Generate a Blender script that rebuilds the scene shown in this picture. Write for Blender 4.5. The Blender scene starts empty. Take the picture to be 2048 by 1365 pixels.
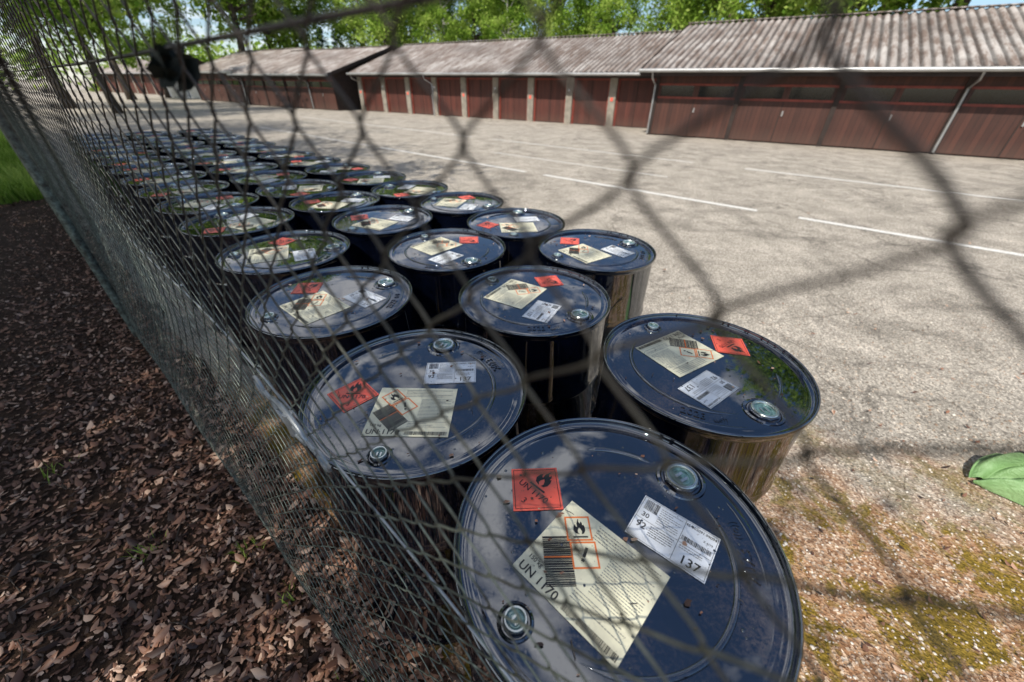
import bpy, bmesh, math, random
import numpy as np
from mathutils import Matrix, Vector
random.seed(7); rng=np.random.default_rng(11)
sc=bpy.context.scene
D=bpy.data
def link(o): sc.collection.objects.link(o); return o
def empty(name,loc=(0,0,0),rz=0):
    o=D.objects.new(name,None); o.empty_display_size=.1; o.location=loc; o.rotation_euler=(0,0,rz); return link(o)
def child(name,mesh,parent,loc=(0,0,0),rz=0):
    o=D.objects.new(name,mesh); link(o); o.parent=parent; o.location=loc; o.rotation_euler=(0,0,rz); return o
# ---------------------------------------------------------------- materials
class NT:
    def __init__(s,name):
        s.m=D.materials.new(name); s.m.use_nodes=True; s.t=s.m.node_tree; s.t.nodes.clear()
        s.out=s.t.nodes.new('ShaderNodeOutputMaterial')
    def n(s,typ,**k):
        nd=s.t.nodes.new(typ)
        for a,b in k.items():
            if a in nd.inputs: 
                s.set(nd.inputs[a],b)
            else: setattr(nd,a,b)
        return nd
    def set(s,inp,v):
        if isinstance(v,bpy.types.NodeSocket): s.t.links.new(v,inp)
        else:
            if inp.type=='RGBA' and len(v)==3: v=(*v,1)
            inp.default_value=v
    def noise(s,vec,scale,detail=4,rough=.55,dist=0):
        nd=s.n('ShaderNodeTexNoise'); s.set(nd.inputs['Vector'],vec); nd.inputs['Scale'].default_value=scale
        nd.inputs['Detail'].default_value=min(detail,4); nd.inputs['Roughness'].default_value=rough; nd.inputs['Distortion'].default_value=dist
        return nd.outputs['Fac']
    def ramp(s,fac,stops):
        r=s.n('ShaderNodeValToRGB'); s.set(r.inputs[0],fac); e=r.color_ramp.elements
        while len(e)<len(stops): e.new(.5)
        for x,(p,c) in zip(e,stops):
            x.position=p; x.color=(*c,1) if not isinstance(c,(int,float)) else (c,c,c,1)
        return r.outputs[0]
    def mix(s,f,a,b,bt='MIX'):
        m=s.n('ShaderNodeMix'); m.data_type='RGBA'; m.blend_type=bt
        s.set(m.inputs[0],f); s.set(m.inputs[6],a); s.set(m.inputs[7],b); return m.outputs[2]
    def math(s,op,a,b=0,c=0,clamp=False):
        m=s.n('ShaderNodeMath'); m.operation=op; m.use_clamp=clamp
        s.set(m.inputs[0],a); s.set(m.inputs[1],b); s.set(m.inputs[2],c); return m.outputs[0]
    def pos(s): return s.n('ShaderNodeNewGeometry').outputs['Position']
    def obj(s): return s.n('ShaderNodeTexCoord').outputs['Object']
    def bump(s,h,strength=.5,dist=.01):
        b=s.n('ShaderNodeBump'); s.set(b.inputs['Height'],h); b.inputs['Strength'].default_value=strength; b.inputs['Distance'].default_value=dist
        return b.outputs[0]
    def pbsdf(s,color,rough=.5,metal=0,normal=None,ior=None,coat=None,spec=None):
        p=s.n('ShaderNodeBsdfPrincipled'); s.set(p.inputs['Base Color'],color); s.set(p.inputs['Roughness'],rough); s.set(p.inputs['Metallic'],metal)
        if normal is not None: s.set(p.inputs['Normal'],normal)
        if ior: p.inputs['IOR'].default_value=ior
        if spec is not None: s.set(p.inputs['Specular IOR Level'],spec)
        s.t.links.new(p.outputs[0],s.out.inputs[0]); return p
def simple(name,col,rough=.6,metal=0,var=.25,scale=8,bump=0):
    m=NT(name); o=m.obj(); f=m.noise(o,scale,4)
    dark=tuple(c*(1-var) for c in col); lite=tuple(min(1,c*(1+var)) for c in col)
    c=m.ramp(f,[(.3,dark),(.7,lite)])
    m.pbsdf(c,rough,metal,m.bump(m.noise(o,scale*6,2),bump,.01) if bump else None)
    return m.m

# asphalt / gravel ground
def mk_ground():
    m=NT('asphalt'); p=m.pos()
    med=m.noise(p,2.2,4,.7); fine=m.noise(p,85,2,.7)
    v=m.n('ShaderNodeTexVoronoi'); m.set(v.inputs['Vector'],p); v.inputs['Scale'].default_value=100
    agg=m.ramp(v.outputs['Color'],[(0,.3),(.5,.95),(1,1.85)])
    base=m.ramp(med,[(.3,(.32,.285,.235)),(.7,(.55,.49,.41))])
    base=m.mix(.85,base,agg,'MULTIPLY')
    base=m.mix(.6,base,m.ramp(fine,[(.35,.5),(.65,1.4)]),'MULTIPLY')
    st=m.ramp(m.noise(p,.7,4,.75,1.8),[(.34,.45),(.5,1)])
    base=m.mix(.6,base,st,'MULTIPLY')
    vc=m.n('ShaderNodeTexVoronoi'); vc.feature='DISTANCE_TO_EDGE'; vc.inputs['Scale'].default_value=.42
    wp=m.n('ShaderNodeVectorMath'); wp.operation='ADD'; nn=m.n('ShaderNodeTexNoise'); m.set(nn.inputs['Vector'],p); nn.inputs['Scale'].default_value=1.6; nn.inputs['Detail'].default_value=3
    m.set(wp.inputs[0],p); m.set(wp.inputs[1],nn.outputs['Color']); m.set(vc.inputs['Vector'],wp.outputs[0])
    base=m.mix(.6,base,m.ramp(vc.outputs['Distance'],[(.002,.35),(.008,1)]),'MULTIPLY')
    sep=m.n('ShaderNodeSeparateXYZ'); m.set(sep.inputs[0],p)
    d=m.math('MULTIPLY_ADD',m.noise(p,2.2,4,.7),1.9,0)
    lim=m.math('SUBTRACT',m.math('ADD',sep.outputs[1],0),d)
    lim=m.math('MULTIPLY_ADD',sep.outputs[0],.18,lim)
    mask=m.ramp(m.math('MULTIPLY_ADD',lim,-1.3,1.15,True),[(.05,0),(.9,1)])
    grav=m.ramp(v.outputs['Color'],[(0,(.12,.055,.028)),(.35,(.36,.19,.095)),(.7,(.54,.35,.215)),(1,(.92,.77,.60))])
    moss=m.ramp(fine,[(.3,(.08,.058,.008)),(.7,(.36,.235,.035))])
    mm=m.ramp(m.noise(p,4.5,4,.75,.8),[(.47,0),(.56,1)])
    dirt=m.mix(mm,grav,moss)
    col=m.mix(mask,base,dirt)
    h=m.math('ADD',m.math('MULTIPLY',v.outputs['Distance'],.8),fine)
    m.pbsdf(col,.9,0,m.bump(h,.9,.008),spec=.25)
    return m.m
M_ground=mk_ground()
def mk_forest():
    m=NT('forest_floor'); p=m.pos()
    f=m.noise(p,28,4,.75); g=m.noise(p,1.4,3,.6)
    c=m.ramp(f,[(.3,(.014,.009,.006)),(.5,(.045,.026,.016)),(.75,(.11,.065,.04))])
    sep=m.n('ShaderNodeSeparateXYZ'); m.set(sep.inputs[0],p)
    far=m.math('MULTIPLY_ADD',sep.outputs[1],.35,-2.1)
    gm=m.ramp(m.math('ADD',far,g,0,True),[(.45,0),(.75,1)])
    c=m.mix(gm,c,m.ramp(f,[(.3,(.03,.06,.01)),(.7,(.12,.19,.035))]))
    m.pbsdf(c,.9,0,m.bump(f,1,.02),spec=.2); return m.m
M_forest=mk_forest()
def mk_line():
    m=NT('road_paint'); p=m.pos(); f=m.noise(p,45,4,.75)
    c=m.ramp(f,[(.38,(.44,.40,.34)),(.50,(.74,.72,.67)),(.7,(.86,.85,.82))])
    m.pbsdf(c,.8,0); return m.m
M_line=mk_line()
def mk_drum():
    m=NT('drum_paint'); o=m.obj(); geo=m.n('ShaderNodeNewGeometry')
    rnd=m.n('ShaderNodeObjectInfo').outputs['Random']
    f=m.noise(o,7,4,.7,.6); g=m.noise(o,160,2,.8)
    dust=m.ramp(m.math('MULTIPLY',m.math('ADD',f,m.math('MULTIPLY',rnd,.09)),m.ramp(g,[(.3,.72),(.7,1.12)])),[(.50,.0),(.9,.38)])
    z=m.n('ShaderNodeSeparateXYZ'); m.set(z.inputs[0],geo.outputs['Normal'])
    dust=m.math('MULTIPLY',dust,m.ramp(z.outputs[2],[(.6,.04),(.95,1)]))
    col=m.mix(dust,(.0015,.003,.009),(.24,.17,.12))
    rough=m.math('MULTIPLY_ADD',dust,.7,.010)
    warp=m.noise(o,4,1,.4)
    p=m.pbsdf(col,rough,0,m.bump(warp,.12,.012),ior=2.6)
    p.inputs['Specular Tint'].default_value=(.90,.95,1,1)
    return m.m
M_drum=mk_drum()
M_steel=simple('zinc_plug',(.68,.72,.68),.25,.9,.2,60)
def mk_glass():
    m=NT('plug_recess'); m.pbsdf(m.ramp(m.noise(m.obj(),70,3),[(.3,(.04,.12,.12)),(.7,(.24,.42,.40))]),.08,.2,ior=2); return m.m
M_plug=mk_glass()
def mk_label(name,col,d):
    m=NT(name); o=m.obj(); f=m.noise(o,14,4,.7,.5); g=m.noise(o,120,3,.7)
    c=m.mix(m.ramp(f,[(.42,0),(.75,d)]),col,tuple(x*.45 for x in (.8,.7,.5)))
    c=m.mix(m.ramp(g,[(.64,0),(.71,.75)]),c,(.12,.09,.06))
    m.pbsdf(c,.38,0); return m.m
M_cream=mk_label('label_cream',(.84,.80,.58),.55)
M_white=mk_label('label_white',(.82,.85,.88),.35)
M_red=mk_label('label_red',(.88,.12,.075),.25)
M_orange=simple('print_orange',(.85,.20,.04),.5,0,.1)
M_black=simple('print_black',(.010,.010,.012),.5,0,.2)
M_grey=simple('print_grey',(.18,.18,.165),.6,0,.1)
def mk_wire():
    m=NT('galvanised_wire'); p=m.pos(); f=m.noise(p,30,4,.7)
    sep=m.n('ShaderNodeSeparateXYZ'); m.set(sep.inputs[0],p)
    c=m.ramp(f,[(.35,(.065,.058,.045)),(.5,(.15,.17,.135)),(.7,(.33,.38,.31))])
    old=m.ramp(f,[(.35,(.030,.020,.014)),(.7,(.075,.056,.042))])
    up=m.ramp(m.math('MULTIPLY_ADD',m.math('ADD',sep.outputs[2],m.math('MULTIPLY',f,.3)),2.2,-2.75,True),[(0,0),(1,1)])
    m.pbsdf(m.mix(up,c,old),.45,.35); return m.m
M_wire=mk_wire()
M_bright=simple('zinc_wire',(.42,.44,.44),.4,.6,.25,30)
def mk_leafmat(name,c1,c2,c3,trans=.45,rough=.55):
    m=NT(name); p=m.pos(); f=m.noise(p,.5,2,.6); g=m.n('ShaderNodeNewGeometry').outputs['Random Per Island']
    c=m.ramp(m.math('MULTIPLY_ADD',g,.22,m.math('MULTIPLY',f,.8)),[(.36,c1),(.5,c2),(.66,c3)])
    b=m.n('ShaderNodeBsdfDiffuse'); m.set(b.inputs['Color'],c)
    t=m.n('ShaderNodeBsdfTranslucent'); m.set(t.inputs[0],c)
    x=m.n('ShaderNodeMixShader'); x.inputs[0].default_value=trans
    m.t.links.new(b.outputs[0],x.inputs[1]); m.t.links.new(t.outputs[0],x.inputs[2]); m.t.links.new(x.outputs[0],m.out.inputs[0])
    return m.m
M_leafL=mk_leafmat('foliage_light',(.08,.16,.02),(.25,.39,.055),(.46,.58,.14),.35)
M_leafD=mk_leafmat('foliage_dark',(.02,.045,.008),(.045,.09,.015),(.09,.16,.03),.3)
M_leafC=mk_leafmat('foliage_spruce',(.008,.022,.010),(.02,.045,.018),(.04,.07,.025),.1)
M_caught=simple('withered_leaf',(.012,.016,.010),.6,0,.4,30)
M_bark=simple('bark',(.075,.058,.043),.9,0,.5,6,.8)
M_barkW=simple('birch_bark',(.42,.40,.36),.85,0,.5,3,.5)
def mk_litter():
    m=NT('dead_leaf'); g=m.n('ShaderNodeNewGeometry'); r=g.outputs['Random Per Island']
    c=m.ramp(r,[(0,(.035,.018,.012)),(.4,(.15,.066,.038)),(.75,(.34,.17,.10)),(1,(.66,.46,.33))])
    m.pbsdf(c,.5,0,spec=.5); return m.m
M_litter=mk_litter()
def mk_pebble():
    m=NT('pebble'); r=m.n('ShaderNodeNewGeometry').outputs['Random Per Island']
    c=m.ramp(r,[(0,(.10,.07,.045)),(.3,(.34,.23,.16)),(.7,(.54,.43,.33)),(1,(.85,.80,.70))])
    m.pbsdf(c,.7); return m.m
M_pebble=mk_pebble()
def mk_planks(name,c1,c2,w=.14):
    m=NT(name); o=m.obj(); sep=m.n('ShaderNodeSeparateXYZ'); m.set(sep.inputs[0],o)
    q=m.math('DIVIDE',sep.outputs[0],w); fr=m.math('FRACT',q); fl=m.math('FLOOR',q)
    wn=m.n('ShaderNodeTexWhiteNoise'); wn.noise_dimensions='1D'; m.set(wn.inputs['W'],fl)
    st=m.n('ShaderNodeMapping'); m.set(st.inputs[0],o); st.inputs['Scale'].default_value=(9,9,.7)
    f=m.noise(st.outputs[0],2.5,4,.65)
    c=m.ramp(m.mix(.3,f,wn.outputs['Value']),[(.25,c1),(.75,c2)])
    gap=m.ramp(fr,[(.0,.25),(.07,1),(.93,1),(1,.25)])
    c=m.mix(1,c,gap,'MULTIPLY')
    c=m.mix(m.ramp(m.math('ADD',sep.outputs[2],m.math('MULTIPLY',f,.5)),[(.2,.4),(.7,0)]),c,(.12,.075,.055))
    m.pbsdf(c,.65,0); return m.m
M_plank=mk_planks('red_brown_boards',(.038,.014,.009),(.092,.031,.019))
M_plankR=mk_planks('red_door_boards',(.048,.014,.009),(.125,.032,.020),.1)
M_dark=simple('dark_timber',(.030,.019,.015),.8,0,.3,5,.3)
M_redbeam=simple('painted_beam',(.21,.04,.025),.6,0,.3,3)
M_conc=simple('concrete',(.27,.24,.195),.85,0,.25,5,.3)
M_gut=simple('zinc_gutter',(.42,.42,.41),.4,.6,.2,3)
M_win=simple('window_glass',(.012,.014,.015),.08,0,.2)
M_whitep=simple('white_panel',(.55,.56,.57),.6,0,.12,2)
def mk_roof():
    m=NT('corrugated_roof'); o=m.obj()
    f=m.noise(o,.55,4,.75,.6)
    mp=m.n('ShaderNodeMapping'); m.set(mp.inputs[0],o); mp.inputs['Scale'].default_value=(2.2,.35,.35)
    g=m.noise(mp.outputs[0],2.2,4,.7)
    c=m.ramp(f,[(.3,(.20,.165,.145)),(.5,(.34,.30,.27)),(.7,(.50,.465,.43))])
    c=m.mix(m.ramp(g,[(.45,0),(.6,.8)]),c,(.15,.10,.075))
    sep=m.n('ShaderNodeSeparateXYZ'); m.set(sep.inputs[0],o)
    cx=m.math('FLOOR',m.math('DIVIDE',sep.outputs[0],1.1)); cy=m.math('FLOOR',m.math('DIVIDE',sep.outputs[1],1.3))
    cmb=m.n('ShaderNodeCombineXYZ'); m.set(cmb.inputs[0],cx); m.set(cmb.inputs[1],cy)
    wn=m.n('ShaderNodeTexWhiteNoise'); m.set(wn.inputs['Vector'],cmb.outputs[0])
    c=m.mix(m.ramp(wn.outputs['Value'],[(.975,0),(.98,.5)]),c,(.42,.27,.15))
    c=m.mix(.5,c,m.ramp(wn.outputs['Value'],[(0,.7),(1,1.2)]),'MULTIPLY')
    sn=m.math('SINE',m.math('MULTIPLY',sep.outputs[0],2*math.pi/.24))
    c=m.mix(1,c,m.ramp(m.math('MULTIPLY_ADD',sn,.5,.5),[(.1,.35),(.6,1.05)]),'MULTIPLY')  # corrugation shading painted into the colour: valleys darkened, crests slightly lightened
    m.pbsdf(c,.75,0); return m.m
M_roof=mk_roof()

# ---------------------------------------------------------------- mesh helpers
class Col:
    def __init__(s): s.v=[];s.f=[];s.mi=[];s.mats=[]
    def m(s,mat):
        if mat not in s.mats: s.mats.append(mat)
        return s.mats.index(mat)
    def poly(s,pts,mat):
        b=len(s.v); s.v+= [tuple(p) for p in pts]; s.f.append(tuple(range(b,b+len(pts)))); s.mi.append(s.m(mat))
    def box(s,x0,x1,y0,y1,z0,z1,mat):
        b=len(s.v); s.v+=[(x0,y0,z0),(x1,y0,z0),(x1,y1,z0),(x0,y1,z0),(x0,y0,z1),(x1,y0,z1),(x1,y1,z1),(x0,y1,z1)]
        for q in [(0,3,2,1),(4,5,6,7),(0,1,5,4),(1,2,6,5),(2,3,7,6),(3,0,4,7)]:
            s.f.append(tuple(b+i for i in q)); s.mi.append(s.m(mat))
    def tube(s,pts,rad,mat,sides=8,cap=True):
        pts=[Vector(p) for p in pts]; n=len(pts); b=len(s.v); mi=s.m(mat)
        if isinstance(rad,(int,float)): rad=[rad]*n
        for i,p in enumerate(pts):
            t=(pts[min(i+1,n-1)]-pts[max(i-1,0)]).normalized()
            up=Vector((0,0,1)) if abs(t.z)<.9 else Vector((1,0,0))
            a=t.cross(up).normalized(); c=a.cross(t).normalized()
            for k in range(sides):
                th=2*math.pi*k/sides; s.v.append(tuple(p+(a*math.cos(th)+c*math.sin(th))*rad[i]))
        for i in range(n-1):
            for k in range(sides):
                k2=(k+1)%sides; s.f.append((b+i*sides+k,b+i*sides+k2,b+(i+1)*sides+k2,b+(i+1)*sides+k)); s.mi.append(mi)
        if cap:
            s.f.append(tuple(b+k for k in range(sides))[::-1]); s.mi.append(mi)
            s.f.append(tuple(b+(n-1)*sides+k for k in range(sides))); s.mi.append(mi)
    def lathe(s,prof,mat,seg=64,c=(0,0),close=True,phase=0):
        b=len(s.v); mi=s.m(mat)
        for r,z in prof:
            for k in range(seg):
                th=2*math.pi*k/seg+phase; s.v.append((c[0]+r*math.cos(th),c[1]+r*math.sin(th),z))
        for i in range(len(prof)-1):
            for k in range(seg):
                k2=(k+1)%seg; s.f.append((b+i*seg+k,b+i*seg+k2,b+(i+1)*seg+k2,b+(i+1)*seg+k)); s.mi.append(mi)
        if close:
            e=b+(len(prof)-1)*seg; s.f.append(tuple(e+k for k in range(seg))); s.mi.append(mi)
    def add(s,v,f,mat):
        b=len(s.v); s.v+=[tuple(p) for p in v]; mi=s.m(mat)
        for q in f: s.f.append(tuple(b+i for i in q)); s.mi.append(mi)
    def mesh(s,name,smooth=False,angle=None):
        me=D.meshes.new(name); me.from_pydata(s.v,[],s.f)
        for m in s.mats: me.materials.append(m)
        me.polygons.foreach_set('material_index',s.mi)
        if smooth:
            me.polygons.foreach_set('use_smooth',[True]*len(s.f))
            if angle: 
                me.update()
                try: me.set_sharp_from_angle(angle=math.radians(angle))
                except Exception: pass
        me.update(); return me
def np_mesh(name,V,F,mat,smooth=False):
    me=D.meshes.new(name); V=np.asarray(V,np.float32).reshape(-1,3); F=np.asarray(F,np.int32); k=F.shape[1]
    me.vertices.add(len(V)); me.vertices.foreach_set('co',V.ravel())
    me.loops.add(F.size); me.loops.foreach_set('vertex_index',F.ravel())
    me.polygons.add(len(F)); me.polygons.foreach_set('loop_start',np.arange(0,F.size,k,dtype=np.int32))
    me.polygons.foreach_set('loop_total',np.full(len(F),k,np.int32))
    if smooth: me.polygons.foreach_set('use_smooth',np.ones(len(F),bool))
    mats=mat if isinstance(mat,list) else [mat]
    for m in mats: me.materials.append(m)
    me.update(calc_edges=True); me.validate(); return me
def tubes(P,rad,sides,ref):
    W,N,_=P.shape; T=np.gradient(P,axis=1); T/=np.linalg.norm(T,axis=2,keepdims=True)+1e-12
    A=np.cross(T,ref); A/=np.linalg.norm(A,axis=2,keepdims=True)+1e-12; B=np.cross(T,A)
    th=np.arange(sides)*2*np.pi/sides
    V=P[:,:,None,:]+rad*(A[:,:,None,:]*np.cos(th)[None,None,:,None]+B[:,:,None,:]*np.sin(th)[None,None,:,None])
    idx=np.arange(W*N*sides).reshape(W,N,sides); a=idx[:,:-1]; b=idx[:,1:]
    F=np.stack([a,np.roll(a,-1,2),np.roll(b,-1,2),b],-1).reshape(-1,4)
    return V.reshape(-1,3),F
_tc={}
def text_geo(body,size,ext=0):
    k=(body,size,ext)
    if k in _tc: return _tc[k]
    cu=D.curves.new('t','FONT'); cu.body=body; cu.size=size; cu.extrude=ext; cu.align_x='CENTER'; cu.align_y='CENTER'; cu.resolution_u=3
    cu.offset=size*.012 if not ext else 0
    o=D.objects.new('t',cu); link(o); bpy.context.view_layer.update()
    me=D.meshes.new_from_object(o.evaluated_get(bpy.context.evaluated_depsgraph_get()))
    v=[tuple(x.co) for x in me.vertices]; f=[tuple(p.vertices) for p in me.polygons]
    D.objects.remove(o); D.meshes.remove(me); D.curves.remove(cu); _tc[k]=(v,f); return v,f

# ---------------------------------------------------------------- steel drum
R=.293; HD=.885; ZP=HD-.016
def drum_mesh():
    c=Col()
    prof=[(.283,.0),(.290,.004),(.2905,.016),(.284,.022),(.2835,.05),(.2835,.275),(.287,.285),(.2905,.297),(.287,.309),(.2835,.32),(.2835,.565),(.287,.575),(.2905,.587),(.287,.599),(.2835,.61),
          (.2835,.85),(.2845,.862),(.2895,.866),(.2925,.872),(.293,.879),(.2915,.884),(.2885,.8855),(.2865,.884),(.2855,.880),(.2850,.872),(.283,ZP+.0005),(.279,ZP-.001),(.266,ZP-.001),(.261,ZP+.0006),(.257,ZP+.0008),(.12,ZP+.0002),(.0005,ZP)]
    c.lathe(prof,M_drum,96)
    return c.mesh('drum_body',True,50)
def bungs_mesh():
    c=Col()
    def ring(cx,cy,s,ph):
        c.lathe([(1.6*s,ZP-.0005),(1.52*s,ZP+.0035),(1.36*s,ZP+.0055),(1.30*s,ZP+.0045),(1.22*s,ZP+.001),(1.1*s,ZP+.001)],M_drum,40,(cx,cy),False)
        c.lathe([(1.12*s,ZP+.001),(1.12*s,ZP+.006),(1.04*s,ZP+.008),(1.0*s,ZP+.008)],M_drum,8,(cx,cy),False,ph)
        c.lathe([(1.0*s,ZP+.004),(1.0*s,ZP+.0115),(.95*s,ZP+.0135),(.82*s,ZP+.0135),(.78*s,ZP+.012),(.76*s,ZP+.006)],M_steel,40,(cx,cy),False)
        c.lathe([(.765*s,ZP+.0065),(.4*s,ZP+.0058),(.001,ZP+.0055)],M_plug,32,(cx,cy),False)
        c.lathe([(.60*s,ZP+.0066),(.585*s,ZP+.0085),(.53*s,ZP+.0085),(.515*s,ZP+.0062)],M_plug,32,(cx,cy),False)
        w=.5*s; a=ph+.3
        for k in range(2):
            dx,dy=math.cos(a),math.sin(a); t=.10*s; o=(.22 if k else -.22)*s
            pts=[(-w*.6,o-t),(w*.6,o-t),(w*.6,o+t),(-w*.6,o+t)]
            c.poly([(cx+px*dx-py*dy,cy+px*dy+py*dx,ZP+.0085) for px,py in pts],M_steel)
    a=math.radians(37)
    ring(.211*math.cos(a),.211*math.sin(a),.032,.2)
    ring(-.226*math.cos(a),-.226*math.sin(a),.0185,.5)
    def arc(r,a0,a1,rad,n=60):
        pts=[(r*math.cos(math.radians(a0+(a1-a0)*i/n)),r*math.sin(math.radians(a0+(a1-a0)*i/n)),ZP-.0008) for i in range(n+1)]
        rr=[rad*min(1,.15+6*min(i,n-i)/n) for i in range(n+1)]
        c.tube(pts,rr,M_drum,12,True)
    arc(.205,-118,20,.0058); arc(.205,54,96,.0058)
    arc(.252,-22,20,.0028,30)
    v,f=text_geo('2023',.032,.0014)
    th=math.radians(-12); ro=th+math.pi/2
    def put(v,cx,cy,ro,z): return [(cx+x*math.cos(ro)-y*math.sin(ro),cy+x*math.sin(ro)+y*math.cos(ro),z+zz) for x,y,zz in v]
    c.add(put(v,.230*math.cos(th),.230*math.sin(th),ro,ZP+.002),f,M_drum)
    v,f=text_geo('((o))',.02,.0008); th=math.radians(4)
    c.add(put(v,.232*math.cos(th),.232*math.sin(th),th+math.pi/2,ZP+.0017),f,M_drum)
    return c.mesh('drum_bungs',True,35)
FL=[(-.02,-.42),(-.26,-.36),(-.36,-.16),(-.32,.06),(-.22,.20),(-.2,.06),(-.12,.0),(-.13,.22),(-.05,.45),(.02,.55),(.0,.33),(.08,.22),(.12,.36),(.2,.26),(.19,.12),(.27,.16),(.33,-.02),(.32,-.22),(.22,-.38),(.08,-.42),(.13,-.26),(.06,-.1),(-.02,-.02),(-.1,-.16),(-.12,-.3)]
def label_mesh(seed):
    r=random.Random(seed); c=Col()
    Z1=ZP+.0018; Z2=Z1+.0004; Z3=Z2+.0003
    class F:
        def __init__(s,ox,oy,ang): s.o=(ox,oy); s.c=math.cos(ang); s.s=math.sin(ang)
        def p(s,x,y,z): return (s.o[0]+x*s.c-y*s.s, s.o[1]+x*s.s+y*s.c, z)
        def rect(s,x0,y0,x1,y1,mat,z): c.poly([s.p(x0,y0,z),s.p(x1,y0,z),s.p(x1,y1,z),s.p(x0,y1,z)],mat)
        def text(s,t,size,x,y,mat,z,ang=0):
            v,f=text_geo(t,size); ca,sa=math.cos(ang),math.sin(ang)
            c.add([s.p(x+a*ca-b*sa,y+a*sa+b*ca,z) for a,b,_ in v],f,mat)
        def frame(s,x0,y0,x1,y1,w,mat,z):
            s.rect(x0,y0,x1,y0+w,mat,z); s.rect(x0,y1-w,x1,y1,mat,z); s.rect(x0,y0+w,x0+w,y1-w,mat,z); s.rect(x1-w,y0+w,x1,y1-w,mat,z)
        def flame(s,x,y,k,ang,mat,z):
            ca,sa=math.cos(ang),math.sin(ang)
            pts=[(x+k*(a*ca-b*sa),y+k*(a*sa+b*ca)) for a,b in FL]
            c.poly([s.p(a,b,z) for a,b in pts],mat)
            s2=[(x+k*(a*ca-b*sa),y+k*(a*sa+b*ca)) for a,b in [(-.42,-.62),(.42,-.62),(.42,-.53),(-.42,-.53)]]
            c.poly([s.p(a,b,z) for a,b in s2],mat)
        def print_lines(s,x0,y0,x1,y1,n,h,mat,z,fill=.95):
            for i in range(n):
                y=y1-(i+.5)*(y1-y0)/n; x=x0; end=x0+(x1-x0)*(fill if r.random()<.75 else r.uniform(.4,.9))
                while x<end:
                    w=r.uniform(.0015,.0065); w=min(w,end-x); s.rect(x,y-h/2,x+w,y+h/2,mat,z); x+=w+.0011
        def barcode(s,x0,y0,x1,y1,mat,z,horiz=False):
            if horiz:
                y=y0
                while y<y1:
                    w=r.choice([.0016,.0024,.0036]); s.rect(x0,y,x1,min(y+w,y1),mat,z); y+=w+r.choice([.0008,.0012])
            else:
                x=x0
                while x<x1:
                    w=r.choice([.0006,.001,.0016]); s.rect(x,y0,min(x+w,x1),y1,mat,z); x+=w+r.choice([.0006,.0011])
    q=math.radians(3); P=F(-.138,.100,q)
    P.rect(-.049,-.049,.049,.049,M_red,Z1)
    P.frame(-.045,-.045,.045,.045,.0012,M_black,Z2)
    T=F(-.138,.100,math.radians(-42))
    T.text('UN 1170',.0190,0,-.010,M_black,Z2); T.text('3',.018,0,-.038,M_black,Z2)
    T.flame(0,.029,.045,0,M_black,Z2)
    A=F(-.186,-.052,math.radians(-43.5)); W,Hh=.205,.172
    A.rect(0,0,W,Hh,M_cream,Z1)
    A.text('UN 1170',.0215,.047,.0125,M_black,Z2)
    A.text('150 kg',.011,.024,.034,M_black,Z2)
    def diamond(cx,cy,h,kind):
        B=F(*A.p(cx,cy,0)[:2],math.radians(1.5))
        B.rect(-h,-h,h,h,M_cream,Z2); B.frame(-h,-h,h,h,.003,M_orange,Z3)
        if kind=='f': A.flame(cx,cy+.003,.032,math.radians(45),M_black,Z3)
        else:
            a2=F(*A.p(cx,cy,0)[:2],math.radians(-25))
            a2.rect(-.0026,-.004,.0026,.014,M_black,Z3); a2.rect(-.003,-.013,.003,-.0075,M_black,Z3)
    diamond(.043,.133,.0235,'f'); diamond(.080,.101,.0235,'x')
    B=F(*A.p(.052,.072,0)[:2],math.radians(1.5))
    B.barcode(-.032,-.050,.018,.036,M_black,Z2,True)
    B.rect(-.032,-.003,.018,-.0005,M_orange,Z3)
    A.print_lines(.072,.135,.2,.165,5,.0016,M_grey,Z2)
    A.print_lines(.118,.055,.2,.13,15,.0014,M_grey,Z2)
    A.print_lines(.10,.028,.2,.05,4,.0014,M_grey,Z2)
    A.barcode(.10,.005,.2,.016,M_black,Z2)
    C_=F(.0225,.0105,math.radians(-38.5)); W,Hh=.1435,.0975
    C_.rect(0,0,W,Hh,M_white,Z1)
    C_.frame(.002,.002,W-.002,Hh-.002,.0007,M_black,Z2)
    C_.rect(.002,.045,W-.002,.0457,M_black,Z2); C_.rect(.083,.046,.0837,.095,M_black,Z2); C_.rect(.083,.003,.0837,.0445,M_black,Z2)
    C_.barcode(.008,.068,.034,.092,M_black,Z2)
    C_.text('30',.0145,.017,.056,M_black,Z2); C_.text('92',.019,.018,.032,M_black,Z2); C_.text('137',.0235,.113,.016,M_black,Z2)
    C_.text('45-002091.99094',.0078,.112,.088,M_black,Z2)
    C_.text('X 6/19',.006,.128,.073,M_black,Z2)
    C_.barcode(.086,.052,.138,.062,M_black,Z2)
    C_.print_lines(.038,.05,.08,.09,8,.0014,M_grey,Z2)
    C_.print_lines(.034,.018,.08,.042,5,.0015,M_black,Z2); C_.print_lines(.088,.033,.13,.042,2,.0015,M_grey,Z2)
    return c.mesh('drum_labels')
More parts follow.
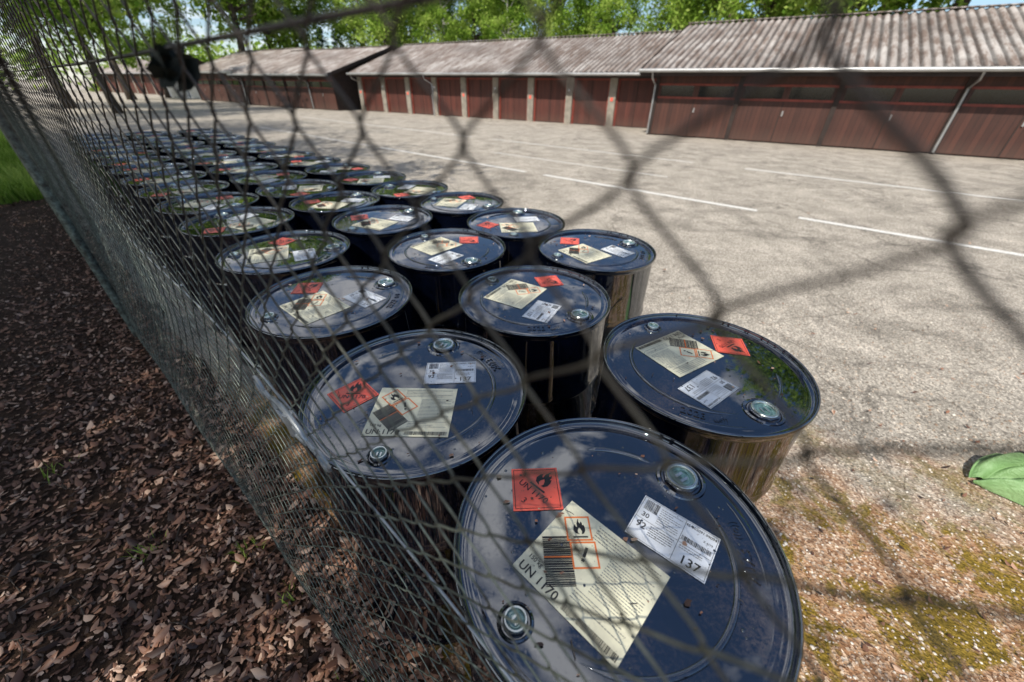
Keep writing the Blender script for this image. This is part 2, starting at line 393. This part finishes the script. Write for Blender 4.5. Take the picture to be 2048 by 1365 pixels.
def debris_mesh(seed,n,drops):
    r=random.Random(seed); c=Col()
    for i in range(n):
        a=r.uniform(0,6.28); q=.26*math.sqrt(r.random()); x,y=q*math.cos(a),q*math.sin(a); s=r.choice([.0015,.002,.003,.004,.005,.009]); t=r.uniform(0,6.28)
        k=7; pts=[]
        for j in range(k):
            th=t+2*math.pi*j/k; rr=s*r.uniform(.6,1.1)*(1 if j%3 else .6)
            pts.append((x+rr*math.cos(th),y+rr*math.sin(th)*.6,ZP+.003+r.uniform(0,.003)))
        c.poly(pts,M_litter)
    for i in range(4):
        a=r.uniform(0,6.28); q=.22*math.sqrt(r.random()); x,y=q*math.cos(a),q*math.sin(a); t=r.uniform(0,6.28); L=r.uniform(.01,.03)
        c.tube([(x,y,ZP+.004),(x+L*.5*math.cos(t)+.002,y+L*.5*math.sin(t),ZP+.006),(x+L*math.cos(t+.2),y+L*math.sin(t+.2),ZP+.004)],.0006,M_bark,4)
    for i in range(drops):
        a=r.uniform(0,6.28); q=.255*math.sqrt(r.random()); x,y=q*math.cos(a),q*math.sin(a); s=r.uniform(.001,.0035)
        c.lathe([(s,ZP+.0006),(s*.85,ZP+.0006+s*.35),(s*.45,ZP+.0006+s*.55),(s*.05,ZP+.0006+s*.62)],M_drum,10,(x,y))
    return c.mesh('drum_debris',True,60)
ME_body=drum_mesh(); ME_b=bungs_mesh(); ME_l=[label_mesh(1),label_mesh(2)]; ME_d=[debris_mesh(1,40,60),debris_mesh(2,45,80),debris_mesh(3,38,50)]
C=[(0.195,0.388,0),(-0.248,0.786,43),(0.569,0.916,-105),(-0.682,1.304,4),(0.083,1.336,-78),(0.416,1.878,-11),(-1.105,1.788,-21),(-0.330,1.854,-87),(0.013,2.307,50),(-0.785,2.336,20),(-1.610,2.255,110),(-0.367,2.748,-60)]
for k in range(1,12): C.append((-.367-.435*k,2.748+.392*k,random.uniform(0,360)))
for k in range(1,12): C.append((-.785-.44*k,2.336+.388*k,random.uniform(0,360)))
for k in range(1,11): C.append((-1.61-.44*k,2.255+.388*k,random.uniform(0,360)))
for i,(x,y,a) in enumerate(C):
    e=empty('steel_drum',(x,y,.004),math.radians(a))
    tl=.004 if i<12 else .008
    e.rotation_euler=(random.uniform(-tl,tl),random.uniform(-tl,tl),math.radians(a))
    child('drum_body',ME_body,e); child('drum_bungs',ME_b,e); child('drum_labels',ME_l[i%2],e); child('drum_debris',ME_d[i%3],e)

# ---------------------------------------------------------------- ground
def sheet(name,pts,z,mat):
    c=Col(); c.poly([(x,y,z) for x,y in pts],mat); o=D.objects.new(name,c.mesh(name)); return link(o)
sheet('asphalt_ground',[(-400,-400),(400,-400),(400,400),(-400,400)],0,M_ground)
be=math.radians(40); N_=np.array([math.sin(be),math.cos(be),0]); U_=np.array([-math.cos(be),math.sin(be),0])
def fp(t,d,z=0): p=N_*d+U_*t; return (p[0],p[1],z)
edge=[fp(-30+i*.35,.20+.05*math.sin(i*1.7)+.03*math.sin(i*4.1))[:2] for i in range(250)]
sheet('forest_floor',edge+[fp(60,-60)[:2],fp(-30,-60)[:2]],.004,M_forest)
def stripe(name,p,q,w=.11):
    p=Vector(p);q=Vector(q);d=(q-p).normalized();n=Vector((-d.y,d.x))*w/2
    c=Col(); L=(q-p).length; n_=int(L/.25)+1
    for i in range(n_):
        a=p+d*(L*i/n_); b=p+d*(L*(i+1)/n_)
        c.poly([(*(a-n),.004),(*(b-n),.004),(*(b+n),.004),(*(a+n),.004)],M_line)
    link(D.objects.new(name,c.mesh(name)))
dl=Vector((math.cos(math.radians(-39.8)),math.sin(math.radians(-39.8))))
A0=Vector((4.16,5.69))
stripe('road_marking',A0,A0+dl*9,.12); stripe('road_marking',A0-dl*.55,A0-dl*4.6,.12); stripe('road_marking',A0-dl*5.1,A0-dl*10.5); stripe('road_marking',A0-dl*11,A0-dl*19,.09)
B0=Vector((5.39,9.73)); stripe('road_marking',B0,B0+dl*12); stripe('road_marking',B0-dl*1.2,B0-dl*8,.08); 
C0=Vector((3.2,8.6)); stripe('road_marking',C0,C0-dl*5,.06); stripe('road_marking',B0-dl*9,B0-dl*22,.1)

def litter(name,n,fn,smin,smax,zb,mat,big=0):
    pts=np.array([fn() for _ in range(n)]); s=rng.uniform(smin,smax,n)*np.where(rng.random(n)<big,1.9,1); th=rng.uniform(0,2*np.pi,n)
    V=np.zeros((n,6,3)); base=np.array([[-1,0],[-.35,-.48],[.5,-.42],[1.05,0],[.4,.45],[-.4,.42]])
    tx=rng.normal(0,.35,n); ty=rng.normal(0,.35,n)
    for k in range(6):
        bx,by=base[k]; bx=bx*s*rng.uniform(.8,1.15,n); by=by*s*rng.uniform(.7,1.2,n)
        V[:,k,0]=pts[:,0]+bx*np.cos(th)-by*np.sin(th); V[:,k,1]=pts[:,1]+bx*np.sin(th)+by*np.cos(th)
        V[:,k,2]=zb+.3*s+bx*tx+by*ty+ (0.3*s if k in(0,3) else 0)+rng.uniform(0,.35,n)*s
    V[:,:,2]=np.maximum(V[:,:,2],zb)
    i=np.arange(n)[:,None]*6
    F=np.concatenate([i+np.array([[0,1,2,3]]),i+np.array([[0,3,4,5]])])
    return link(D.objects.new(name,np_mesh(name,V,F,mat)))
def f_left():
    while True:
        t=rng.exponential(2.6)-.6; d=-rng.exponential(1.1)+.22
        if t<14 and d>-6: p=N_*d+U_*t; return (p[0],p[1])
litter('leaf_litter',44000,f_left,.005,.017,.006,M_litter,.06)
def f_right():
    while True:
        x=rng.uniform(.3,4.5); y=rng.uniform(-.3,3.2)
        if rng.random()<math.exp(-max(0,y-.8)*1.1): return (x,y)
def f_fall():
    if rng.random()<.06: return (rng.uniform(0,9),rng.uniform(3,10))
    return f_right()
litter('fallen_leaves',700,f_fall,.005,.016,.006,M_litter,.05)
c=Col()
for k in range(260):
    x,y=f_left(); t=rng.uniform(0,6.28); L=rng.uniform(.04,.22); z=.018
    c.tube([(x,y,z),(x+L*.5*math.cos(t)+rng.normal(0,.01),y+L*.5*math.sin(t),z+.008),(x+L*math.cos(t+.15),y+L*math.sin(t+.15),z)],[.0022,.0018,.001],M_bark,4)
link(D.objects.new('twigs',c.mesh('twigs')))
def pebbles(n):
    V=[];F=[]
    base=np.array([[1,0,0],[0,1,0],[-1,0,0],[0,-1,0],[0,0,1],[.6,.6,.5],[-.6,.6,.5],[-.6,-.6,.5],[.6,-.6,.5]])
    fc=np.array([[0,1,5],[1,2,6],[2,3,7],[3,0,8],[5,6,4],[6,7,4],[7,8,4],[8,5,4],[1,6,5],[2,7,6],[3,8,7],[0,5,8]])
    for i in range(n):
        x,y=f_right(); s=rng.uniform(.002,.0065)*(1.6 if rng.random()<.10 else 1)
        b=base*(1+rng.uniform(-.2,.2,base.shape))*np.array([s,s*rng.uniform(.6,1),s*.7]); th=rng.uniform(0,6.28)
        c,q=math.cos(th),math.sin(th); b=np.stack([b[:,0]*c-b[:,1]*q+x,b[:,0]*q+b[:,1]*c+y,b[:,2]+.001],1)
        V.append(b); F.append(fc+9*i)
    return link(D.objects.new('gravel',np_mesh('gravel',np.concatenate(V),np.concatenate(F),M_pebble)))
pebbles(19000)
def grass(name,n,fn,h0,h1,mat):
    V=[];F=[]
    for i in range(n):
        x,y=fn(); h=rng.uniform(h0,h1); th=rng.uniform(0,6.28); w=h*.05; lx,ly=rng.normal(0,h*.35,2)
        dx,dy=math.cos(th)*w,math.sin(th)*w
        V+= [(x-dx,y-dy,0),(x+dx,y+dy,0),(x+dx*.6+lx*.4,y+dy*.6+ly*.4,h*.6),(x-dx*.6+lx*.4,y-dy*.6+ly*.4,h*.6),(x+lx,y+ly,h),(x+lx+.0003,y+ly,h)]
        F+= [(6*i,6*i+1,6*i+2,6*i+3),(6*i+3,6*i+2,6*i+5,6*i+4)]
    return link(D.objects.new(name,np_mesh(name,V,F,mat)))
def f_gr():
    t=9.5+rng.exponential(5); d=-abs(rng.normal(0,2.2)); p=N_*d+U_*t; return (p[0],p[1])
grass('grass',12000,f_gr,.08,.32,M_leafL)
spots=[(1.0,-.03),(.62,-.02),(.45,-.35),(.9,-.6),(1.6,-.3),(2.4,-.5),(1.3,-.05)]
def f_w():
    t,d=spots[rng.integers(len(spots))]; t+=rng.normal(0,.03); d+=rng.normal(0,.03); p=N_*d+U_*t; return (p[0],p[1])
grass('weeds',170,f_w,.02,.07,M_leafL)

# ---------------------------------------------------------------- chain link fence
fence=empty('chain_link_fence')
def dz(z,t):
    q=np.clip(z/.95,0,1); q=q*q*(3-2*q)
    return .025+(.118-.025)*q+.004*np.sin(t*5+z*3)*np.clip(t,0,1)
t0=.051; w2=.0365; vz=.0342; z0=1.541
def fence_part(i0,i1,per,sides,name):
    nlow=int(z0/vz)-1; nhigh=int((2.05-z0)/vz)
    ph=np.arange(-nlow*per,nhigh*per+1)/per
    ids=np.arange(i0,i1)
    par=(ids%2)[:,None]
    x=(ph[None,:]+par)
    tri=1-np.abs((x%2)-1); cosv=.5-.5*np.cos(np.pi*x)
    s=(.62*tri+.38*cosv)*1.08-.04
    z=z0+ph[None,:]*vz+np.zeros_like(s)
    t=t0+(ids[:,None]+s)*w2
    dep=.0014*np.clip(2.2*np.sin(np.pi*x),-1,1)
    t=t+.0035*np.sin(z*9+ids[:,None]*.07)+.002*np.sin(z*23+ids[:,None]*.31); z=z-.010*np.clip(t-.3,0,1.2)+.002*np.sin(ids[:,None]*.5)
    d=dz(z,t)+dep
    P=N_[None,None,:]*d[...,None]+U_[None,None,:]*t[...,None]; P[...,2]=z
    V,F=tubes(P,.00115,sides,N_)
    child(name,np_mesh(name,V,F,M_wire,True),fence)
fence_part(-40,95,8,6,'wire_mesh_1')
fence_part(95,400,2,4,'wire_mesh_2')
def wire(name,fz,t0_,t1,r,mat,off=.003,twist=False,n=200):
    ts=np.linspace(t0_,t1,n); z=fz(ts); d=dz(z,ts)+off
    P=(N_[None]*d[:,None]+U_[None]*ts[:,None]); P[:,2]=z
    V,F=tubes(P[None],r,8,N_*.9+np.array([0,0,.3])); child(name,np_mesh(name,V,F,mat,True),fence)
zw=lambda t: .93+.235*(1-np.exp(-np.clip(t,0,50)/.42))
wire('tension_wire_1',zw,-1.4,13,.0018,M_bright)
wire('tension_wire_2',lambda t:1.563+.027-.008*np.clip(t,0,1),-1.4,13,.0018,M_wire)
wire('tension_wire_3',lambda t:.07+0*t,-1.4,13,.0018,M_wire)
c=Col(); tb=.56; zb=float(zw(np.array(tb)))+.004
ds=float(dz(np.array(zb),np.array(tb)))-.010
sl=.15; K=1.6
def rel(a,b,cn=0): return fp(tb+a*K,ds+cn*K,zb+b*K+a*K*sl)
loop=[rel(.035*math.cos(k*math.pi/8),.013*math.sin(k*math.pi/8)) for k in range(17)]
c.tube(loop,.0045,M_bright,8,False)
c.tube([rel(-.055,0),rel(-.02,0),rel(.0,0)],.0038,M_bright,8); c.tube([rel(.055,0),rel(.02,0)],.0038,M_bright,8)
for q_ in (.064,-.064):
    ring=[rel(q_+.011*math.cos(k*math.pi/6),.011*math.sin(k*math.pi/6)) for k in range(13)]; c.tube(ring,.003,M_bright,6,False)
c.tube([rel(-.006,-.014),rel(-.006,.014)],.008,M_bright,8); c.tube([rel(.02,-.03,.004),rel(.01,.0,.006),rel(.03,.03,.002)],.002,M_bright,6)
child('turnbuckle',c.mesh('turnbuckle',True,50),fence)
for k,t in enumerate([3.6,6.2,8.8,11.4,-1.5]):
    c=Col(); p=fp(t,.03); c.tube([(p[0],p[1],0),(p[0],p[1],2.1)],.024,M_wire,12); c.tube([(p[0],p[1],2.1),(p[0],p[1],2.112)],[.026,.01],M_wire,12)
    child('post_%d'%(k+1),c.mesh('post',True,50),fence)
c=Col(); r=random.Random(4)
for k in range(18):
    o=Vector(fp(.490+r.uniform(-.012,.012),.118+r.uniform(-.010,.010),1.574+r.uniform(-.009,.009)))
    ax=Vector((r.uniform(-1,1),r.uniform(-1,1),r.uniform(-1,1))).normalized(); b=ax.orthogonal().normalized(); cc=ax.cross(b); s=r.uniform(.008,.017)
    c.poly([o+b*s,o+b*s*.4+cc*s*.6,o-b*s*.5+cc*s*.5,o-b*s*1.1,o-b*s*.4-cc*s*.55,o+b*s*.5-cc*s*.5],M_caught)
link(D.objects.new('caught_leaf',c.mesh('caught_leaf')))

# crumpled green cloth at right
n=70; V=[];F=[]
for i in range(n+1):
    for j in range(n+1):
        a=i/n; b=j/n*2-1
        w_=.02+.26*a**.7+.03*math.sin(9*a)
        x=-.02+.62*a+.03*math.sin(5*b+2); y=b*w_+.02*math.sin(14*a)
        fold=.07*abs(math.sin(3.3*b+2.2*a+.6))+.06*abs(math.sin(7.1*b-5*a))+.04*abs(math.sin(11*a+5*b+1))
        z=.008+(fold+.03)*min(1,a*4+.15)*(1-b*b)**.55
        V.append((x,y,max(.006,z)))
for i in range(n):
    for j in range(n):
        k=i*(n+1)+j; F.append((k,k+1,k+n+2,k+n+1))
m=NT('green_fabric'); o_=m.obj(); m.pbsdf(m.ramp(m.noise(o_,6,3),[(.3,(.13,.26,.08)),(.7,(.27,.43,.19))]),.55,0,m.bump(m.noise(o_,30,3,.6,1.5),.6,.012))
o=link(D.objects.new('green_cloth',np_mesh('green_cloth',V,F,m.m,True))); o.location=(2.25,1.17,0); o.rotation_euler=(0,0,-.12)

# ---------------------------------------------------------------- buildings
DR=math.radians(-32.5); ub=Vector((math.cos(DR),math.sin(DR))); nb=Vector((-ub.y,ub.x))
def corrug(L,y0,z0_,y1,z1,mat,x0=0,wl=.24,amp=.03):
    n=int(L/wl*6); xs=np.linspace(x0,x0+L,n+1); off=amp*np.sin(xs*2*np.pi/wl)
    K=6; V=[];F=[]
    for k in range(K+1):
        f=k/K; y=y0+(y1-y0)*f; z=z0_+(z1-z0_)*f
        lap=.012*(k%2)
        V.append(np.stack([xs,np.full(n+1,y),z+off+lap+.015*np.sin(xs*.8+k)],1))
    V=np.concatenate(V); i=np.arange(n); F=np.concatenate([np.stack([k*(n+1)+i,k*(n+1)+i+1,(k+1)*(n+1)+i+1,(k+1)*(n+1)+i],1) for k in range(K)])
    return np_mesh('roof',V,F,mat,True)
def building(name,orig,L,depth,eave,ridge,over=.7,side=.5,kind='garage',bays=8):
    e=empty(name,(orig[0],orig[1],0),DR); yr=depth/2; sl=(ridge-eave)/(yr+over); wt=eave+sl*over-.06
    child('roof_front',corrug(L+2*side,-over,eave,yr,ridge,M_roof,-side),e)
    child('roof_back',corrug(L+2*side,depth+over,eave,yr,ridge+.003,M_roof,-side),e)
    c=Col(); 
    c.box(-side,L+side,yr-.15,yr+.15,ridge+.03,ridge+.06,M_roof)
    for x in (0,L):
        c.poly([(x,0,0),(x,depth,0),(x,depth,wt),(x,yr,ridge-.08),(x,0,wt)],M_dark)
    c.poly([(0,depth,0),(L,depth,0),(L,depth,wt),(0,depth,wt)],M_dark)
    c.poly([(0,.12,0),(L,.12,0),(L,.12,wt),(0,.12,wt)],M_dark)
    c.box(-side,L+side,-over+.03,-over+.06,eave-.19,eave-.03,M_dark)
    for xx in (-side-.03,L+side):
        c.poly([(xx,-over,eave-.16),(xx,yr,ridge-.16),(xx,yr,ridge+.03),(xx,-over,eave+.03)],M_dark); c.poly([(xx,depth+over,eave-.16),(xx,yr,ridge-.16),(xx,yr,ridge+.03),(xx,depth+over,eave+.03)],M_dark)
    n=int(L/1.2)
    for k in range(n+1):
        x=.05+k*(L-.1)/n; c.poly([(x,-over+.06,eave-.05),(x,.1,wt-.02),(x,.1,wt-.16),(x,-over+.06,eave-.16)],M_dark)
    child('walls',c.mesh('walls'),e)
    g=Col(); pts=[(-side-.05,-over-.05,eave-.03),(L+side+.05,-over-.05,eave-.06)]
    g.tube(pts,.06,M_gut,10)
    for x in ([.0] if kind!='garage' else [-.05,8.4,19.6]):
        g.tube([(x,-over-.03,eave-.08),(x,-over+.05,eave-.25),(x,-.1,eave-.45),(x,-.08,.05)],.035,M_gut,8)
    child('gutter',g.mesh('gutter',True,50),e)
    d=Col()
    bw=L/bays
    for k in range(bays):
        x0=k*bw; x1=x0+bw
        if kind=='garage':
            p=.07
            d.box(x0-p,x0+p,-.05,.10,0,wt-.02,M_dark)
            d.box(x0+p,x1-p,.0,.08,.04,1.22,M_plank)
            d.box(x0+p,x1-p,-.012,.08,1.22,1.28,M_redbeam)
            d.box(x0+p,x1-p,.0,.08,1.68,wt-.02,M_plank)
            d.box(x0+p,x1-p,-.02,.08,1.62,1.68,M_redbeam)
            xm=(x0+x1)/2
            for a,b in ((x0+p,xm),(xm,x1-p)):
                d.box(a,a+.09,.0,.08,1.28,1.62,M_plank); d.box(b-.09,b,.0,.08,1.28,1.62,M_plank)
                d.box(a+.09,b-.09,.03,.06,1.28,1.62,M_win)
            d.box(xm-.015,xm+.015,-.015,-.001,.05,1.215,M_dark)
            d.box(xm+.05,xm+.09,-.04,-.002,.8,.95,M_gut)
        else:
            p=.17
            d.box(x0-p,x0+p,-.12,.10,0,wt-.25,M_conc)
            d.box(x0+p,x0+p+.09,-.02,.08,0,1.86,M_redbeam); d.box(x1-p-.09,x1-p,-.02,.08,0,1.86,M_redbeam)
            d.box(x0+p+.09,x1-p-.09,.03,.09,.03,1.80,M_plankR); d.box(x0+p+.09,x1-p-.09,-.02,.08,1.80,1.86,M_redbeam)
            d.box(x0+p,x1-p,.0,.08,1.86,wt-.25,M_plank)
            xm=(x0+x1)/2; d.box(xm-.012,xm+.012,.015,.029,.04,1.79,M_dark)
            if k%2==0: d.box(x0-.06,x0+.06,-.135,-.123,1.0,1.14,M_red)
            else: d.box(x0-.05,x0+.05,-.135,-.123,1.35,1.45,M_whitep)
    if kind!='garage': d.box(0,L,-.10,.10,wt-.25,wt-.03,M_dark)
    child('doors',d.mesh('doors'),e)
    return e
PR=Vector((5.28,17.17)); building('garage_building',PR,33.6,10,2.08,3.85,bays=12)
PM=Vector((5.93,19.82))-ub*19.0
building('storage_building',PM,19.4,9,2.06,3.80,kind='store',bays=9,side=.2)
P3=Vector((-11.76,29.69))-ub*11
building('garage_building',P3,11,10,2.0,3.7,bays=4)
P4=P3-ub*11.5+nb*1.5; building('garage_building',P4,10.5,10,2.2,4.0,bays=4)
P5=Vector((-64,70)); building('storage_building',P5,24,8,2.3,4.0,bays=8,kind='store')
def whitebox(p):
    e=empty('prefab_garage',(p[0],p[1],0),math.radians(-20)); c=Col(); c.box(0,2.9,0,6,0,2.3,M_whitep); c.box(-.04,2.94,-.06,6.05,2.3,2.42,M_gut); c.box(.2,2.7,-.03,-.002,.05,2.05,M_gut)
    child('shell',c.mesh('shell'),e)
for k in range(3): whitebox((-37.0+k*2.95,48.5-k*1.1))

# ---------------------------------------------------------------- trees
def leaves(cent,sig,n,size,droop=0):
    k=rng.integers(len(cent),size=n); P=cent[k]+rng.normal(0,1,(n,3))*sig[k][:,None]*np.array([1,1,.75])
    a=rng.normal(0,1,(n,3)); a/=np.linalg.norm(a,axis=1,keepdims=True)
    b=np.cross(a,rng.normal(0,1,(n,3))); b/=np.linalg.norm(b,axis=1,keepdims=True)
    s=(size*rng.uniform(.6,1.3,n))[:,None]
    V=np.stack([P-a*s,P-b*s*.5,P+a*s,P+b*s*.5],1)
    return V.reshape(-1,3),np.arange(4*n).reshape(n,4)
def tree_mesh(name,H,cr,cz,rx,rz,nclump,nleaf,size,mleaf,mbark,tr=.2,conif=False,off=(0,0)):
    c=Col(); off=np.array([off[0],off[1],0.])
    cen=[];sg=[]
    if conif:
        for k in range(nclump):
            f=rng.random()**.8; z=H*(.12+.86*f); rr=rx*(1-f)*rng.uniform(.35,1); a=rng.uniform(0,6.28); cen.append((rr*math.cos(a),rr*math.sin(a),z-rr*.25)); sg.append(.12*rx*(1.15-f))
    else:
        for k in range(nclump):
            v=rng.normal(0,1,3); v/=np.linalg.norm(v); q=rng.uniform(.35,1)**.6
            cen.append((v[0]*rx*q*rng.uniform(.8,1.15),v[1]*rx*q,cz+v[2]*rz*q)); sg.append(rng.uniform(.09,.19)*rx)
    cen=np.array(cen)+off*(np.array(cen)[:,2:3]/H); sg=np.array(sg)
    top=H*(.97 if conif else .8); n=10
    tp=[(off[0]*(i/n)*.8+.12*math.sin(i*1.3),off[1]*(i/n)*.8+.1*math.cos(i*1.7),top*i/n) for i in range(n+1)]
    c.tube(tp,[tr*(1.35 if i==0 else 1)*(1-.85*i/n)+.01 for i in range(n+1)],mbark,10)
    if not conif:
        for j in rng.choice(len(cen),min(len(cen),26),replace=False):
            q=cen[j]; zs=max(.25*H,min(top*.92,q[2]-.35*math.hypot(q[0],q[1])-.4)); i=min(n-1,int(zs/top*n)); s=Vector(tp[i]); s.z=zs
            m_=s.lerp(Vector(q),.5)+Vector((0,0,.06*H*rng.uniform(-.3,.6)))
            c.tube([s,s.lerp(m_,.6),m_,Vector(q)],[tr*.32,tr*.24,tr*.16,tr*.04],mbark,5,False)
    me1=c.mesh(name+'_wood',True)
    V,F=leaves(cen,sg,nleaf,size); me2=np_mesh(name+'_crown',V,F,mleaf)
    return me1,me2
def put_tree(name,ms,x,y,s=1,rz=0,sz=1):
    e=empty(name,(x,y,0),rz); e.scale=(s,s,s*sz); child('trunk',ms[0],e); child('crown',ms[1],e); return e
TB=[tree_mesh('birch',16,0,9.5,3.4,6.5,54,9500,.16,M_leafL,M_barkW,.18),tree_mesh('linden',17,0,10,4.6,6.5,62,11500,.18,M_leafL,M_bark,.3),tree_mesh('maple',15,0,8.5,4.4,6,50,11000,.18,M_leafL,M_bark,.25)]
TS=tree_mesh('spruce',19,0,0,3.0,0,170,9000,.16,M_leafC,M_bark,.22,True)
TN=[tree_mesh('beech_a',13,0,8.5,4.6,3.4,44,12500,.10,M_leafD,M_bark,.26),tree_mesh('beech_b',14,0,9,4.4,3.8,42,12500,.10,M_leafD,M_bark,.24)]
rr=random.Random(5)
def az(a,d): a=math.radians(a); return d*math.sin(a),d*math.cos(a)
lst=[(-45,40,1,.9),(-42,33,2,.75),(-40.5,55,1,.95),(-37.5,60,2,.85),(-29.8,54,1,1.2),(-27,58,2,1.2),(-24.5,62,1,1.0),(-17.5,58,1,.85),(-15,50,1,.85),(-13,58,0,.95),(-11,54,2,.8),(-8.5,48,0,.78),(-5,50,1,.75),(-3,54,2,.8),(-1,46,0,.8),(2,50,2,.75),(5,44,1,.7),(8.5,46,0,.72),(11,44,2,.70),(18,40,1,.70),(20,42,0,.76),(23,38,2,.8),(27,38,1,1.0),(31,36,0,1.15),(36,34,2,1.2),(41,33,1,1.3),(47,32,0,1.3),(54,31,1,1.2)]
for a,d,k,s in lst:
    x,y=az(a,d); put_tree(['birch_tree','linden_tree','maple_tree'][k],TB[k],x,y,s*rr.uniform(.94,1.06),rr.uniform(0,6))
for a,d,s in [(-20.3,82,.62),(-22,78,.62),(-13.8,60,.75),(10,58,.72)]:
    x,y=az(a,d); put_tree('spruce_tree',TS,x,y,s,rr.uniform(0,6))
for x,y,k,s in [(-3.5,-4.3,0,.60),(-5.6,-5.4,0,.84),(-8.6,-3.6,1,.9),(-8.9,-.2,1,.95),(-11.6,2.9,0,1.0),(-14.2,6.2,1,1.05),(-17.5,10.5,0,1.0),(-24,16.5,1,1.1),(-35,25,0,1.2),(-18,1,0,1.1),(-13,-5,1,1.1)]:
    put_tree('beech_tree',TN[k],x,y,s,rr.uniform(0,6))
cen=[];sg=[]
for k in range(300):
    a=rng.uniform(-75,80); d=rng.uniform(85,110); x,y=az(a,d); cen.append((x,y,rng.uniform(0,1)**.8*6)); sg.append(rng.uniform(1.0,1.8))
V,F=leaves(np.array(cen),np.array(sg),22000,.5); link(D.objects.new('distant_trees',np_mesh('distant_trees',V,F,M_leafL)))

# ---------------------------------------------------------------- light, sky, camera
Ld=Vector((.50,.866,0)); el=math.radians(50)
v=Vector((Ld.x*math.cos(el),Ld.y*math.cos(el),-math.sin(el)))
s=D.lights.new('sun','SUN'); s.energy=5; s.angle=math.radians(.53); s.color=(1,.95,.87)
so=link(D.objects.new('sun',s)); so.rotation_euler=v.to_track_quat('-Z','Y').to_euler()
w=D.worlds.new('World'); sc.world=w; w.use_nodes=True; t=w.node_tree; t.nodes.clear()
out=t.nodes.new('ShaderNodeOutputWorld'); bg=t.nodes.new('ShaderNodeBackground'); sky=t.nodes.new('ShaderNodeTexSky')
sky.sky_type='NISHITA'; sky.sun_disc=False; sky.sun_elevation=el; sky.sun_rotation=math.atan2(-Ld.x,-Ld.y)%(2*math.pi); sky.dust_density=.4; sky.ozone_density=3; sky.altitude=400
tc=t.nodes.new('ShaderNodeTexCoord'); sep=t.nodes.new('ShaderNodeSeparateXYZ'); t.links.new(tc.outputs['Generated'],sep.inputs[0])
def wm(op,a,b,c=0,cl=False):
    n=t.nodes.new('ShaderNodeMath'); n.operation=op; n.use_clamp=cl
    for i,q in enumerate((a,b,c)):
        if isinstance(q,(int,float)): n.inputs[i].default_value=q
        else: t.links.new(q,n.inputs[i])
    return n.outputs[0]
zz=wm('ADD',wm('MAXIMUM',sep.outputs[2],0),.12); cx=wm('DIVIDE',sep.outputs[0],zz); cy=wm('DIVIDE',sep.outputs[1],zz)
cb=t.nodes.new('ShaderNodeCombineXYZ'); t.links.new(cx,cb.inputs[0]); t.links.new(cy,cb.inputs[1]); cb.inputs[2].default_value=3.7
nz=t.nodes.new('ShaderNodeTexNoise'); t.links.new(cb.outputs[0],nz.inputs['Vector']); nz.inputs['Scale'].default_value=4.2; nz.inputs['Detail'].default_value=5; nz.inputs['Roughness'].default_value=.6; nz.inputs['Distortion'].default_value=.4
# more cloud towards the north-west
bias=wm('MULTIPLY_ADD',wm('SUBTRACT',wm('MULTIPLY',sep.outputs[0],-1.0),0.12),.18,nz.outputs['Fac'])
rp=t.nodes.new('ShaderNodeValToRGB'); t.links.new(bias,rp.inputs[0]); rp.color_ramp.elements[0].position=.49; rp.color_ramp.elements[1].position=.62
# clouds thin out to clear blue just above the horizon
hz=t.nodes.new('ShaderNodeMapRange'); t.links.new(sep.outputs[2],hz.inputs[0]); hz.inputs[1].default_value=.10; hz.inputs[2].default_value=.26; hz.inputs[3].default_value=.35; hz.inputs[4].default_value=.92
mx=t.nodes.new('ShaderNodeMix'); mx.data_type='RGBA'; t.links.new(wm('MULTIPLY',rp.outputs[0],hz.outputs[0]),mx.inputs[0]); t.links.new(sky.outputs[0],mx.inputs[6]); mx.inputs[7].default_value=(9.5,9.3,9.4,1)
t.links.new(mx.outputs[2],bg.inputs[0]); bg.inputs[1].default_value=.135; t.links.new(bg.outputs[0],out.inputs[0])
w.cycles.sampling_method='MANUAL'; w.cycles.sample_map_resolution=512
cam=D.cameras.new('camera'); co=link(D.objects.new('camera',cam)); sc.camera=co
co.location=(0,0,1.563); cam.sensor_width=36; cam.lens=13.476; cam.clip_start=.01; cam.clip_end=1500
co.rotation_euler=(Matrix.Rotation(math.radians(90-33.73),4,'X')@Matrix.Rotation(math.radians(.81),4,'Z')).to_euler()
cam.dof.use_dof=True; cam.dof.focus_distance=.92; cam.dof.aperture_fstop=2.4; cam.dof.aperture_blades=7
sc.view_settings.view_transform='Standard'; sc.view_settings.look='None'; sc.view_settings.exposure=0
